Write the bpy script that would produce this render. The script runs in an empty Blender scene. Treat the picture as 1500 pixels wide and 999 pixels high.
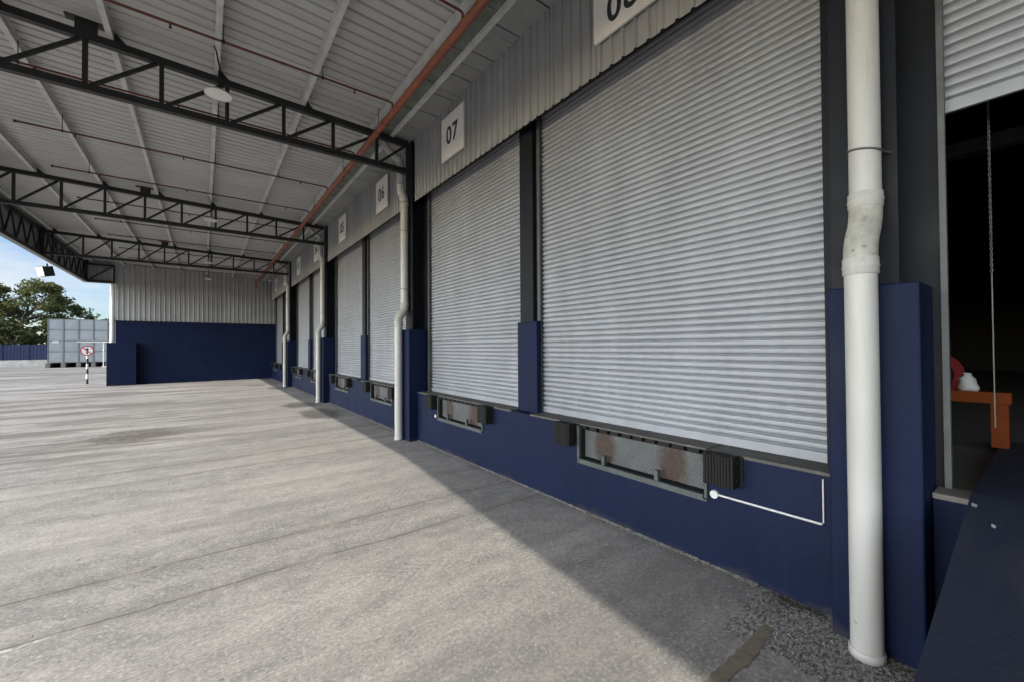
import bpy, bmesh, math, random
import numpy as np
from mathutils import Vector, Matrix
R = math.radians
PI = math.pi
scene = bpy.context.scene
COL = scene.collection
random.seed(7)

# ---------------------------------------------------------------- camera, sky, sun, exposure
cam_d = bpy.data.cameras.new('camera')
cam_d.sensor_fit = 'HORIZONTAL'; cam_d.sensor_width = 36.0
cam_d.lens = 603.0 / 1500.0 * 36.0
cam_d.clip_start = 0.05; cam_d.clip_end = 3000
cam = bpy.data.objects.new('camera', cam_d); COL.objects.link(cam)
yaw, pit, rol = R(36.904), R(0.81), R(-0.347)
d = Vector((math.sin(yaw)*math.cos(pit), math.cos(yaw)*math.cos(pit), math.sin(pit)))
r0 = Vector((math.cos(yaw), -math.sin(yaw), 0)); u0 = r0.cross(d)
rr = r0*math.cos(rol) + u0*math.sin(rol); uu = -r0*math.sin(rol) + u0*math.cos(rol)
cam.matrix_world = Matrix(((rr.x, uu.x, -d.x, 0.0), (rr.y, uu.y, -d.y, 0.0), (rr.z, uu.z, -d.z, 1.9), (0, 0, 0, 1)))
scene.camera = cam

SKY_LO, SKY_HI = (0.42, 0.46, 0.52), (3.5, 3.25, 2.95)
SUN_EL = R(34.6); SUN_AZ = R(-1.5)        # sun stands to -X, a touch towards -Y
to_sun = Vector((-math.cos(SUN_EL)*math.cos(SUN_AZ), math.cos(SUN_EL)*math.sin(SUN_AZ), math.sin(SUN_EL)))
world = bpy.data.worlds.new('World'); scene.world = world
world.use_nodes = True
nt = world.node_tree; nt.nodes.clear()
wo = nt.nodes.new('ShaderNodeOutputWorld'); bg = nt.nodes.new('ShaderNodeBackground')
sky = nt.nodes.new('ShaderNodeTexSky'); sky.sky_type = 'NISHITA'; sky.sun_disc = False
sky.sun_elevation = SUN_EL; sky.sun_rotation = R(-90) + SUN_AZ
sky.air_density = 1.0; sky.dust_density = 0.3; sky.ozone_density = 2.0
tc = nt.nodes.new('ShaderNodeTexCoord'); mp = nt.nodes.new('ShaderNodeMapping')
mp.inputs['Scale'].default_value = (1.6, 1.6, 5.5); mp.inputs['Location'].default_value = (2.3, .7, 1.1)
nz = nt.nodes.new('ShaderNodeTexNoise'); nz.inputs['Scale'].default_value = 2.2; nz.inputs['Detail'].default_value = 9; nz.inputs['Roughness'].default_value = 0.6
cr = nt.nodes.new('ShaderNodeValToRGB'); cr.color_ramp.elements[0].position = 0.43; cr.color_ramp.elements[1].position = 0.62
cr.color_ramp.elements[1].color = (0.85, 0.85, 0.85, 1)
mx = nt.nodes.new('ShaderNodeMix'); mx.data_type = 'RGBA'
mx.inputs['B'].default_value = (6.4, 6.2, 6.0, 1)
L = nt.links.new
L(tc.outputs['Generated'], mp.inputs['Vector']); L(mp.outputs['Vector'], nz.inputs['Vector'])
L(nz.outputs['Fac'], cr.inputs['Fac']); L(cr.outputs['Color'], mx.inputs['Factor'])
tint = nt.nodes.new('ShaderNodeMix'); tint.data_type = 'RGBA'; tint.blend_type = 'MULTIPLY'
tint.inputs['Factor'].default_value = 1.0; tint.inputs['B'].default_value = (1.0, 1.0, 1.0, 1)
L(sky.outputs['Color'], tint.inputs['A']); L(tint.outputs['Result'], mx.inputs['A'])
# sky brightened out of view on sun's side as added fill, dimmed elsewhere
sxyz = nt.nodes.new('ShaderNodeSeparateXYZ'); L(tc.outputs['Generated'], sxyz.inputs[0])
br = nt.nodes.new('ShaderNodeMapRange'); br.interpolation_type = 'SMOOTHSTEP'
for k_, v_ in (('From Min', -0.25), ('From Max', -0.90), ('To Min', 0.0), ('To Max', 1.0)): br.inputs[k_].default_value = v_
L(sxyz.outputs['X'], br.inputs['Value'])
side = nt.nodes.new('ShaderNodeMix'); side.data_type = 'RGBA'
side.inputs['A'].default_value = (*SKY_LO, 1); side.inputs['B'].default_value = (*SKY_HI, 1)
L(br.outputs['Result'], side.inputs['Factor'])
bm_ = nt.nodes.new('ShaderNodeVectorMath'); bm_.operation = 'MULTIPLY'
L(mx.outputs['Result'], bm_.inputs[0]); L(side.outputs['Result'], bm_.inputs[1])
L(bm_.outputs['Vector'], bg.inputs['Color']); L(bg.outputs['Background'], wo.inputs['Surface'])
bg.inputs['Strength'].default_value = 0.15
sun_d = bpy.data.lights.new('sun', 'SUN'); sun_d.energy = 2.35; sun_d.angle = R(0.45); sun_d.color = (1.0, 0.94, 0.84)
sun = bpy.data.objects.new('sun', sun_d); COL.objects.link(sun)
sun.rotation_euler = to_sun.to_track_quat('Z', 'Y').to_euler(); sun.location = (-30, 5, 30)
scene.view_settings.view_transform = 'Standard'; scene.view_settings.look = 'None'
scene.view_settings.exposure = 1.03; scene.view_settings.gamma = 1.0; scene.view_settings.use_curve_mapping = False
scene.render.engine = 'CYCLES'
scene.cycles.use_denoising = True
scene.cycles.max_bounces = 10; scene.cycles.diffuse_bounces = 7; scene.cycles.glossy_bounces = 3
scene.cycles.caustics_reflective = False; scene.cycles.caustics_refractive = False

# ---------------------------------------------------------------- materials
MATS = {}
class NB:
    def __init__(s, name):
        s.m = bpy.data.materials.new(name); s.m.use_nodes = True
        s.t = s.m.node_tree; s.p = s.t.nodes['Principled BSDF']
        s.co = s.t.nodes.new('ShaderNodeTexCoord').outputs['Object']
    def n(s, typ, **kw):
        x = s.t.nodes.new(typ)
        for k, v in kw.items(): setattr(x, k, v)
        return x
    def lk(s, a, b): s.t.links.new(a, b)
    def map(s, scale=(1, 1, 1), loc=(0, 0, 0), src=None):
        m = s.n('ShaderNodeMapping'); m.inputs['Scale'].default_value = scale; m.inputs['Location'].default_value = loc
        s.lk(src or s.co, m.inputs['Vector']); return m.outputs['Vector']
    def noise(s, scale, detail=4, rough=0.55, vec=None):
        x = s.n('ShaderNodeTexNoise'); x.inputs['Scale'].default_value = scale; x.inputs['Detail'].default_value = detail; x.inputs['Roughness'].default_value = rough
        s.lk(vec or s.co, x.inputs['Vector']); return x.outputs['Fac']
    def vor(s, scale, vec=None, feature='F1', out='Distance'):
        x = s.n('ShaderNodeTexVoronoi', feature=feature); x.inputs['Scale'].default_value = scale
        s.lk(vec or s.co, x.inputs['Vector']); return x.outputs[out]
    def rng(s, v, a, b, c=0.0, e=1.0, smooth=False):
        x = s.n('ShaderNodeMapRange'); x.interpolation_type = 'SMOOTHSTEP' if smooth else 'LINEAR'
        s.lk(v, x.inputs['Value'])
        for k, q in zip(('From Min', 'From Max', 'To Min', 'To Max'), (a, b, c, e)): x.inputs[k].default_value = q
        return x.outputs['Result']
    def math(s, op, a, b=None):
        x = s.n('ShaderNodeMath', operation=op)
        for i, q in enumerate((a, b)):
            if q is None: continue
            if isinstance(q, (int, float)): x.inputs[i].default_value = q
            else: s.lk(q, x.inputs[i])
        return x.outputs[0]
    def mix(s, f, a, b, blend='MIX'):
        x = s.n('ShaderNodeMix', data_type='RGBA', blend_type=blend)
        for k, q in (('Factor', f), ('A', a), ('B', b)):
            if isinstance(q, (int, float)): x.inputs[k].default_value = q
            elif isinstance(q, tuple): x.inputs[k].default_value = (*q, 1) if len(q) == 3 else q
            else: s.lk(q, x.inputs[k])
        return x.outputs['Result']
    def xyz(s, src=None):
        x = s.n('ShaderNodeSeparateXYZ'); s.lk(src or s.co, x.inputs[0]); return x.outputs
    def bump(s, h, strength=0.3, dist=0.01):
        x = s.n('ShaderNodeBump'); x.inputs['Strength'].default_value = strength; x.inputs['Distance'].default_value = dist
        s.lk(h, x.inputs['Height']); s.lk(x.outputs['Normal'], s.p.inputs['Normal'])
    def out(s, color, rough=0.6, metal=0.0, spec=0.5):
        if isinstance(color, tuple): s.p.inputs['Base Color'].default_value = (*color, 1)
        else: s.lk(color, s.p.inputs['Base Color'])
        if isinstance(rough, (int, float)): s.p.inputs['Roughness'].default_value = rough
        else: s.lk(rough, s.p.inputs['Roughness'])
        s.p.inputs['Metallic'].default_value = metal; s.p.inputs['Specular IOR Level'].default_value = spec
        return s.m

def mul(c, k): return tuple(x*k for x in c)
def simple(name, c, rough=0.6, metal=0.0, var=0.25, scale=3.0, bump=0.0, spec=0.5, dirt=None, dirt_amt=0.5):
    b = NB(name)
    f = b.noise(scale, 6, 0.6)
    f = b.rng(f, 0.3, 0.7)
    col = b.mix(f, mul(c, 1-var), mul(c, 1+var*0.6))
    if dirt:
        g = b.rng(b.noise(scale*2.7, 8, 0.7), 0.56, 0.72)
        g = b.math('MULTIPLY', g, dirt_amt)
        col = b.mix(g, col, dirt)
    if bump: b.bump(b.noise(scale*14, 5), bump, 0.004)
    rg = b.rng(f, 0, 1, max(rough-0.08, 0.05), min(rough+0.1, 1))
    return b.out(col, rg, metal, spec)

def m_concrete():
    b = NB('yard_concrete')
    X, Y, Z = b.xyz()
    # broom and tyre streaks running out from the dock (along X)
    streak = b.noise(1.0, 9, 0.68, b.map((0.32, 1.15, 1)))
    fine = b.noise(1.0, 8, 0.74, b.map((3.5, 30, 1)))
    lane = b.noise(1.0, 4, 0.55, b.map((0.09, 0.60, 1), (3, 1.7, 0)))
    blot = b.noise(0.5, 9, 0.66)
    mot = b.noise(3.4, 9, 0.76, b.map((0.75, 1.25, 1)))
    grain = b.noise(38, 6, 0.8)
    speck = b.noise(11, 8, 0.78)
    c = b.mix(b.rng(streak, 0.36, 0.66), (0.225, 0.211, 0.194), (0.375, 0.35, 0.318))
    c = b.mix(b.math('MULTIPLY', b.rng(blot, 0.46, 0.62), 0.45), c, (0.232, 0.224, 0.214))
    c = b.mix(b.math('MULTIPLY', b.rng(lane, 0.46, 0.58), 0.68), c, (0.185, 0.178, 0.166))
    c = b.mix(b.math('MULTIPLY', b.rng(mot, 0.44, 0.62), 0.45), c, (0.44, 0.41, 0.37))
    c = b.mix(b.math('MULTIPLY', b.rng(mot, 0.48, 0.36), 0.4), c, (0.185, 0.18, 0.17))
    c = b.mix(b.math('MULTIPLY', b.rng(fine, 0.50, 0.64), 0.30), c, (0.21, 0.2, 0.185))
    c = b.mix(b.math('MULTIPLY', b.rng(speck, 0.54, 0.62), 0.42), c, (0.17, 0.162, 0.15))
    c = b.mix(b.math('MULTIPLY', b.rng(speck, 0.45, 0.37), 0.36), c, (0.52, 0.495, 0.455))
    c = b.mix(b.math('MULTIPLY', b.rng(grain, 0.54, 0.60), 0.7), c, (0.16, 0.153, 0.142))
    c = b.mix(b.math('MULTIPLY', b.rng(grain, 0.46, 0.40), 0.55), c, (0.55, 0.525, 0.49))
    # pits, tar specks and pale chips
    vp = b.n('ShaderNodeTexVoronoi', feature='F1'); vp.inputs['Scale'].default_value = 9.0; b.lk(b.co, vp.inputs['Vector'])
    sepc = b.n('ShaderNodeSeparateColor'); b.lk(vp.outputs['Color'], sepc.inputs[0])
    rad = b.math('MULTIPLY', b.rng(sepc.outputs[0], 0.55, 1.0, 0.0, 0.17), b.rng(sepc.outputs[2], 0, 1, .4, 1.0))
    dot = b.math('LESS_THAN', b.math('ADD', vp.outputs['Distance'], b.math('MULTIPLY', b.math('SUBTRACT', b.noise(60, 3), .5), .10)), rad)
    tone = b.mix(b.math('GREATER_THAN', sepc.outputs[1], 0.62), (0.10, 0.095, 0.088), (0.50, 0.475, 0.44))
    c = b.mix(b.math('MULTIPLY', dot, 0.75), c, tone)
    # broom lines
    br_ = b.math('SINE', b.math('ADD', b.math('MULTIPLY', Y, 190), b.math('MULTIPLY', b.noise(3.0, 3), 9)))
    bl = b.math('MULTIPLY', b.rng(br_, .45, .9), b.rng(b.noise(.55, 4), .47, .6))
    c = b.mix(b.math('MULTIPLY', bl, 0.28), c, (0.17, 0.162, 0.15))
    # dark smudged wheel marks out in the yard
    sm = b.noise(1.0, 7, 0.66, b.map((0.22, 1.1, 1), (11, 4, 0)))
    sm = b.math('MULTIPLY', b.rng(sm, 0.47, 0.56), b.math('MULTIPLY', b.rng(Y, 7, 11), b.rng(X, 2.5, -1.0, .15, 1)))
    c = b.mix(b.math('MULTIPLY', sm, 0.85), c, (0.13, 0.117, 0.102))
    # crazing cracks
    warp = b.noise(1.3, 5, 0.6)
    # faint curved tyre bands; the nearest entry is only a broad darker band
    yy = b.math('ADD', Y, b.math('MULTIPLY', b.math('SUBTRACT', b.noise(0.16, 2, 0.5), 0.5), 1.6))
    for y0, wd, k in ((1.75, 0.62, .5), (2.55, 0.16, .20), (3.05, 0.1, .16), (5.7, 0.2, .28), (6.6, 0.14, .25), (10.3, 0.3, .35), (11.2, .16, .3), (14.6, 0.3, .35), (17.8, 0.4, .4), (19.0, .3, .35), (22.6, .5, .4), (26.2, .5, .35)):
        dd = b.math('ABSOLUTE', b.math('SUBTRACT', yy, y0))
        t = b.rng(dd, wd*0.45, wd, 1, 0, True)
        t = b.math('MULTIPLY', t, b.rng(streak, 0.35, 0.6, 0.2, 1.0))
        t = b.math('MULTIPLY', t, k)
        c = b.mix(t, c, (0.12, 0.115, 0.105))
    # pressed tread marks
    for y0, hw, fq in ((5.35, .17, 62), (3.35, .15, 58), (4.42, .14, 66)):
        ab = b.math('ABSOLUTE', b.math('SUBTRACT', yy, y0))
        wv = b.math('SINE', b.math('ADD', b.math('MULTIPLY', X, fq), b.math('MULTIPLY', ab, 70)))
        mk = b.math('MULTIPLY', b.rng(ab, hw*.8, hw, 1, 0), b.math('MULTIPLY', b.rng(wv, .1, .6), b.rng(b.noise(.8, 4, .6), .42, .58)))
        c = b.mix(b.math('MULTIPLY', mk, .22), c, (0.52, 0.49, 0.45))
    # expansion joints and cracks
    wob = b.math('ADD', b.math('MULTIPLY', b.math('SUBTRACT', b.noise(0.9, 6, 0.65), 0.5), 0.16),
                 b.math('MULTIPLY', b.math('SUBTRACT', b.noise(14, 4, 0.7), 0.5), 0.025))
    yj = b.math('ADD', Y, wob)
    dist = None
    for y0 in (4.06, 4.75, 7.98, 8.76, 12.9, 16.4, 17.1, 21.4, 25.6, 29.2, 34, 39, 46, 54, -1.5, -5.6, -9.8):
        dd = b.math('ABSOLUTE', b.math('SUBTRACT', yj, y0))
        dist = dd if dist is None else b.math('MINIMUM', dist, dd)
    gap = b.rng(b.noise(1.6, 4, 0.6), 0.36, 0.5)
    line = b.math('MULTIPLY', b.rng(dist, 0.004, 0.016, 1, 0), b.rng(gap, 0, 1, 0.2, 0.75))
    halo = b.math('MULTIPLY', b.rng(dist, 0.0, 0.15, 0.45, 0, True), b.rng(speck, .35, .6, .4, 1))
    c = b.mix(halo, c, (0.17, 0.155, 0.135))
    c = b.mix(line, c, (0.10, 0.09, 0.078))
    # chipped pale filler beside the nearest joint
    ch = b.math('MULTIPLY', b.rng(b.math('ABSOLUTE', b.math('SUBTRACT', yj, 4.025)), 0.004, 0.022, 1, 0), b.math('MULTIPLY', b.rng(b.noise(2.2, 4, 0.7), 0.50, 0.6), b.rng(b.noise(17, 6, 0.8), .47, .56)))
    c = b.mix(b.math('MULTIPLY', ch, b.rng(X, 0.8, -0.2)), c, (0.58, 0.56, 0.52))
    # oil stain and damp ground at the outlet of the pipe
    def blob(cx, cy, rx, ry, amp):
        v = b.map((1/rx, 1/ry, 0), (-cx/rx, -cy/ry, 0))
        ln = b.n('ShaderNodeVectorMath', operation='LENGTH'); b.lk(v, ln.inputs[0])
        q = b.math('ADD', ln.outputs['Value'], b.math('MULTIPLY', b.math('SUBTRACT', b.noise(1.6, 7, 0.7), 0.5), amp))
        return b.rng(q, 0.65, 1.05, 1, 0, True)
    st = blob(-1.25, 12.4, 0.75, 1.0, 1.9)
    c = b.mix(b.math('MULTIPLY', st, b.rng(b.noise(7, 6, .75), .42, .56, .15, .85)), c, (0.085, 0.072, 0.06))
    wet = b.math('MAXIMUM', blob(2.75, 13.1, 0.62, 1.25, 1.8), blob(2.6, 15.4, 0.7, 0.7, 1.6))
    wet = b.math('MAXIMUM', wet, b.math('MULTIPLY', blob(2.9, 22.6, 0.5, 0.9, 1.8), 0.8))
    c = b.mix(b.math('MULTIPLY', wet, 0.62), c, (0.05, 0.048, 0.045))
    # dirt gathered along the foot of the dock wall
    edge = b.math('ADD', X, b.math('MULTIPLY', b.math('SUBTRACT', b.noise(3.0, 7, 0.7), 0.5), 0.32))
    e = b.math('MULTIPLY', b.rng(edge, 3.36, 3.56), b.rng(X, 3.9, 3.8, 0, 1))
    c = b.mix(b.math('MULTIPLY', e, 0.55), c, (0.12, 0.105, 0.09))
    # old yellowish and darker strips of the apron beyond the end wall
    far = b.rng(Y, 33, 40)
    band = b.noise(1.0, 6, 0.62, b.map((0.06, 0.5, 1), (7, 3, 0)))
    c = b.mix(b.math('MULTIPLY', b.math('MULTIPLY', far, b.rng(band, 0.44, 0.54)), 0.8), c, (0.13, 0.12, 0.1))
    h = b.math('ADD', b.math('MULTIPLY', grain, 0.35), b.math('ADD', b.math('MULTIPLY', fine, 0.5), b.math('MULTIPLY', line, -1.6)))
    b.bump(h, 0.6, 0.008)
    rough = b.rng(wet, 0, 1, 0.86, 0.55)
    return b.out(c, rough, 0, 0.35)

def m_rough_ground():
    b = NB('exposed_aggregate')
    v = b.map((1, 1.7, 1))
    n = b.vor(42, v); n2 = b.vor(95, v)
    c = b.mix(b.rng(b.noise(5, 6), .35, .65), (0.34, 0.325, 0.30), (0.25, 0.24, 0.222))
    pit = b.rng(b.noise(25, 3, 0.6, b.map((1, 1.9, 1))), 0.52, 0.60)
    c = b.mix(b.math('MULTIPLY', pit, 0.62), c, (0.055, 0.052, 0.047))
    c = b.mix(b.math('MULTIPLY', b.rng(n2, 0.12, 0.03), 0.4), c, (0.33, 0.32, 0.30))
    b.bump(b.math('ADD', b.math('MULTIPLY', pit, -1.0), b.math('MULTIPLY', n, 0.6)), 0.9, 0.012)
    return b.out(c, 0.9, 0, 0.3)

def m_blue(name, k=1.0, wear=0.3):
    b = NB(name)
    X, Y, Z = b.xyz()
    f = b.rng(b.noise(1.4, 6, 0.6), .3, .7)
    c = b.mix(f, mul((0.0032, 0.0074, 0.029), k), mul((0.0052, 0.0110, 0.041), k))
    st = b.rng(b.noise(1.0, 6, 0.65, b.map((9, 9, 0.5))), .5, .75)       # runs down the paint
    c = b.mix(b.math('MULTIPLY', st, 0.35), c, mul((0.010, 0.0155, 0.046), k))
    chip = b.rng(b.noise(15, 8, 0.78), 0.655, 0.69)
    c = b.mix(b.math('MULTIPLY', chip, wear), c, (0.22, 0.215, 0.21))
    splash = b.math('ADD', Z, b.math('MULTIPLY', b.math('SUBTRACT', b.noise(2.8, 7, 0.7), 0.5), 0.38))
    c = b.mix(b.rng(splash, 0.06, 0.0, 0, 0.5), c, (0.045, 0.042, 0.040))
    patch = b.rng(b.noise(0.9, 3, 0.5, b.map((1, 1, 1.6), (4, 2, 7))), .50, .56)
    c = b.mix(b.math('MULTIPLY', patch, 0.22), c, mul((0.004, 0.0075, 0.023), k))
    scuff = b.rng(b.noise(1.0, 7, 0.75, b.map((2, 2.2, 15), (1, 5, 3))), .66, .72)
    c = b.mix(b.math('MULTIPLY', scuff, 0.35), c, (0.06, 0.066, 0.09))
    rub = b.math('MULTIPLY', b.rng(b.noise(1.0, 5, 0.7, b.map((1, 1.1, 9), (2, 8, 1))), .58, .66), b.math('MULTIPLY', b.rng(Z, .38, .5), b.rng(Z, .98, .86)))
    c = b.mix(b.math('MULTIPLY', rub, 0.55), c, (0.0035, 0.0035, 0.004))
    b.bump(b.noise(26, 6, 0.65), 0.28, 0.006)
    return b.out(c, b.rng(f, 0, 1, 0.52, 0.68), 0, 0.16)

def m_ramp():
    b = NB('ramp_paint')
    f = b.rng(b.noise(2.0, 6, 0.6), .3, .7)
    c = b.mix(f, (0.0125, 0.0165, 0.031), (0.0185, 0.0230, 0.041))
    w = b.rng(b.noise(1.0, 7, 0.7, b.map((1.2, 6, 1))), .50, .72)
    c = b.mix(b.math('MULTIPLY', w, 0.45), c, (0.05, 0.05, 0.058))
    chip = b.rng(b.noise(13, 8, 0.78), 0.675, 0.70)
    c = b.mix(b.math('MULTIPLY', chip, 0.55), c, (0.3, 0.3, 0.3))
    b.bump(b.noise(40, 6, 0.7), 0.5, 0.006)
    return b.out(c, 0.72, 0, 0.3)

def m_shutter():
    b = NB('galvanised_shutter')
    f = b.rng(b.noise(1.0, 7, 0.62, b.map((1, 2.2, 0.5))), .3, .7)
    c = b.mix(f, (0.245, 0.255, 0.282), (0.33, 0.343, 0.378))
    sp = b.rng(b.noise(60, 4, 0.7), .55, .7)
    c = b.mix(b.math('MULTIPLY', sp, 0.12), c, (0.2, 0.2, 0.205))
    row = b.noise(1.0, 2, 0.5, b.map((0, 0.25, 14.2)))                      # slat to slat differences
    c = b.mix(b.math('MULTIPLY', b.rng(row, .45, .65), .16), c, (0.30, 0.30, 0.315))
    gr = b.rng(b.noise(1.0, 7, 0.7, b.map((1, 7, 0.55))), .56, .74)
    c = b.mix(b.math('MULTIPLY', gr, 0.35), c, (0.24, 0.23, 0.215))
    b.bump(b.noise(1.0, 3, 0.5, b.map((1, 2.2, 5.5))), 0.35, 0.03)
    return b.out(c, b.rng(f, 0, 1, 0.46, 0.60), 0.2, 0.4)

def m_sheet(name, a, bb, streak=(9, 9, 0.4), metal=0.2, rough=0.5, dirt=0.3, lap=None):
    b = NB(name)
    f = b.rng(b.noise(1.2, 6, 0.6), .3, .7)
    c = b.mix(f, a, bb)
    st = b.rng(b.noise(1.0, 6, 0.68, b.map(streak)), .5, .75)
    c = b.mix(b.math('MULTIPLY', st, dirt), c, mul(a, 0.5))
    if lap:
        ax = b.xyz()[lap[0]]
        q = b.math('ADD', b.math('DIVIDE', ax, lap[1]), 50.0)
        fl = b.math('FLOOR', q); fr = b.math('FRACT', q)
        w = b.n('ShaderNodeTexWhiteNoise', noise_dimensions='1D'); b.lk(fl, w.inputs['W'])
        c = b.mix(b.math('MULTIPLY', w.outputs['Value'], .28), c, mul(a, 0.6))
        ln = b.math('MULTIPLY', b.math('LESS_THAN', fr, .012/lap[1]), b.rng(b.noise(.7, 3), .4, .55, .25, .9))
        c = b.mix(ln, c, mul(a, 0.12))
    return b.out(c, rough, metal, 0.45)

def m_pvc():
    b = NB('pvc_pipe')
    f = b.rng(b.noise(1.0, 6, 0.6, b.map((5, 5, 1.0))), .3, .7)
    c = b.mix(f, (0.40, 0.39, 0.37), (0.49, 0.482, 0.465))
    st = b.rng(b.noise(1.0, 7, 0.7, b.map((16, 16, 1.6))), .58, .72)
    c = b.mix(b.math('MULTIPLY', st, 0.4), c, (0.33, 0.31, 0.26))
    sc = b.rng(b.noise(19, 7, 0.78, b.map((1, 1, .55), (3, 1, 2))), .635, .67)
    c = b.mix(b.math('MULTIPLY', sc, 0.7), c, (0.10, 0.095, 0.085))
    b.bump(b.noise(60, 3), 0.08, 0.003)
    return b.out(c, 0.42, 0, 0.45)

def m_lip():
    b = NB('chequer_plate')
    X, Y, Z = b.xyz()
    u = b.math('ADD', b.math('MULTIPLY', Y, 155), b.math('MULTIPLY', Z, 155))
    v = b.math('SUBTRACT', b.math('MULTIPLY', Y, 155), b.math('MULTIPLY', Z, 155))
    su = b.math('SINE', u); sv = b.math('SINE', v)
    pat = b.math('MAXIMUM', b.rng(su, 0.5, 0.95), b.rng(sv, 0.5, 0.95))
    c = b.mix(b.rng(b.noise(6, 6), .3, .7), (0.050, 0.055, 0.058), (0.082, 0.088, 0.091))
    c = b.mix(b.math('MULTIPLY', pat, 0.5), c, (0.145, 0.152, 0.155))
    # two rust patches where truck tails rub, in the plate's own coordinates
    rust = None
    for cy in (0.43, -0.40):
        m = b.map((1, 1/0.15, 1/0.23), (0, -cy/0.15, 0))
        ln = b.n('ShaderNodeVectorMath', operation='LENGTH')
        mm = b.n('ShaderNodeVectorMath', operation='MULTIPLY'); mm.inputs[1].default_value = (0, 1, 1)
        b.lk(m, mm.inputs[0]); b.lk(mm.outputs[0], ln.inputs[0])
        q = b.math('ADD', ln.outputs['Value'], b.math('MULTIPLY', b.math('SUBTRACT', b.noise(11, 7, 0.75), 0.5), 0.8))
        r_ = b.rng(q, 0.72, 1.22, 1, 0)
        rust = r_ if rust is None else b.math('MAXIMUM', rust, r_)
    rc = b.mix(b.rng(b.noise(22, 6, .7), .35, .65), (0.028, 0.018, 0.014), (0.062, 0.033, 0.022))
    c = b.mix(b.math('MULTIPLY', b.math('MULTIPLY', rust, b.rng(pat, 0, 1, 1.0, .8)), 1.0), c, rc)
    b.bump(pat, 0.6, 0.004)
    return b.out(c, 0.55, 0.25, 0.5)

def m_leaf(name, a, bb):
    b = NB(name)
    oi = b.n('ShaderNodeNewGeometry')
    f = oi.outputs['Random Per Island']
    c = b.mix(f, a, bb)
    b.out(c, 0.6, 0, 0.35)
    tr = b.n('ShaderNodeBsdfTranslucent'); b.lk(c, tr.inputs['Color'])
    ms = b.n('ShaderNodeMixShader'); ms.inputs[0].default_value = 0.42
    b.lk(b.p.outputs[0], ms.inputs[1]); b.lk(tr.outputs[0], ms.inputs[2])
    b.lk(ms.outputs[0], b.t.nodes['Material Output'].inputs['Surface'])
    return b.m

def m_bands():
    b = NB('banded_pole')
    X, Y, Z = b.xyz()
    f = b.math('MODULO', b.math('DIVIDE', Z, 0.56), 1.0)
    s = b.math('GREATER_THAN', f, 0.5)
    return b.out(b.mix(s, (0.02, 0.02, 0.02), (0.78, 0.77, 0.74)), 0.5)

def m_lens():
    b = NB('lamp_lens'); b.out((0.85, 0.85, 0.82), 0.25); return b.m

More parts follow.
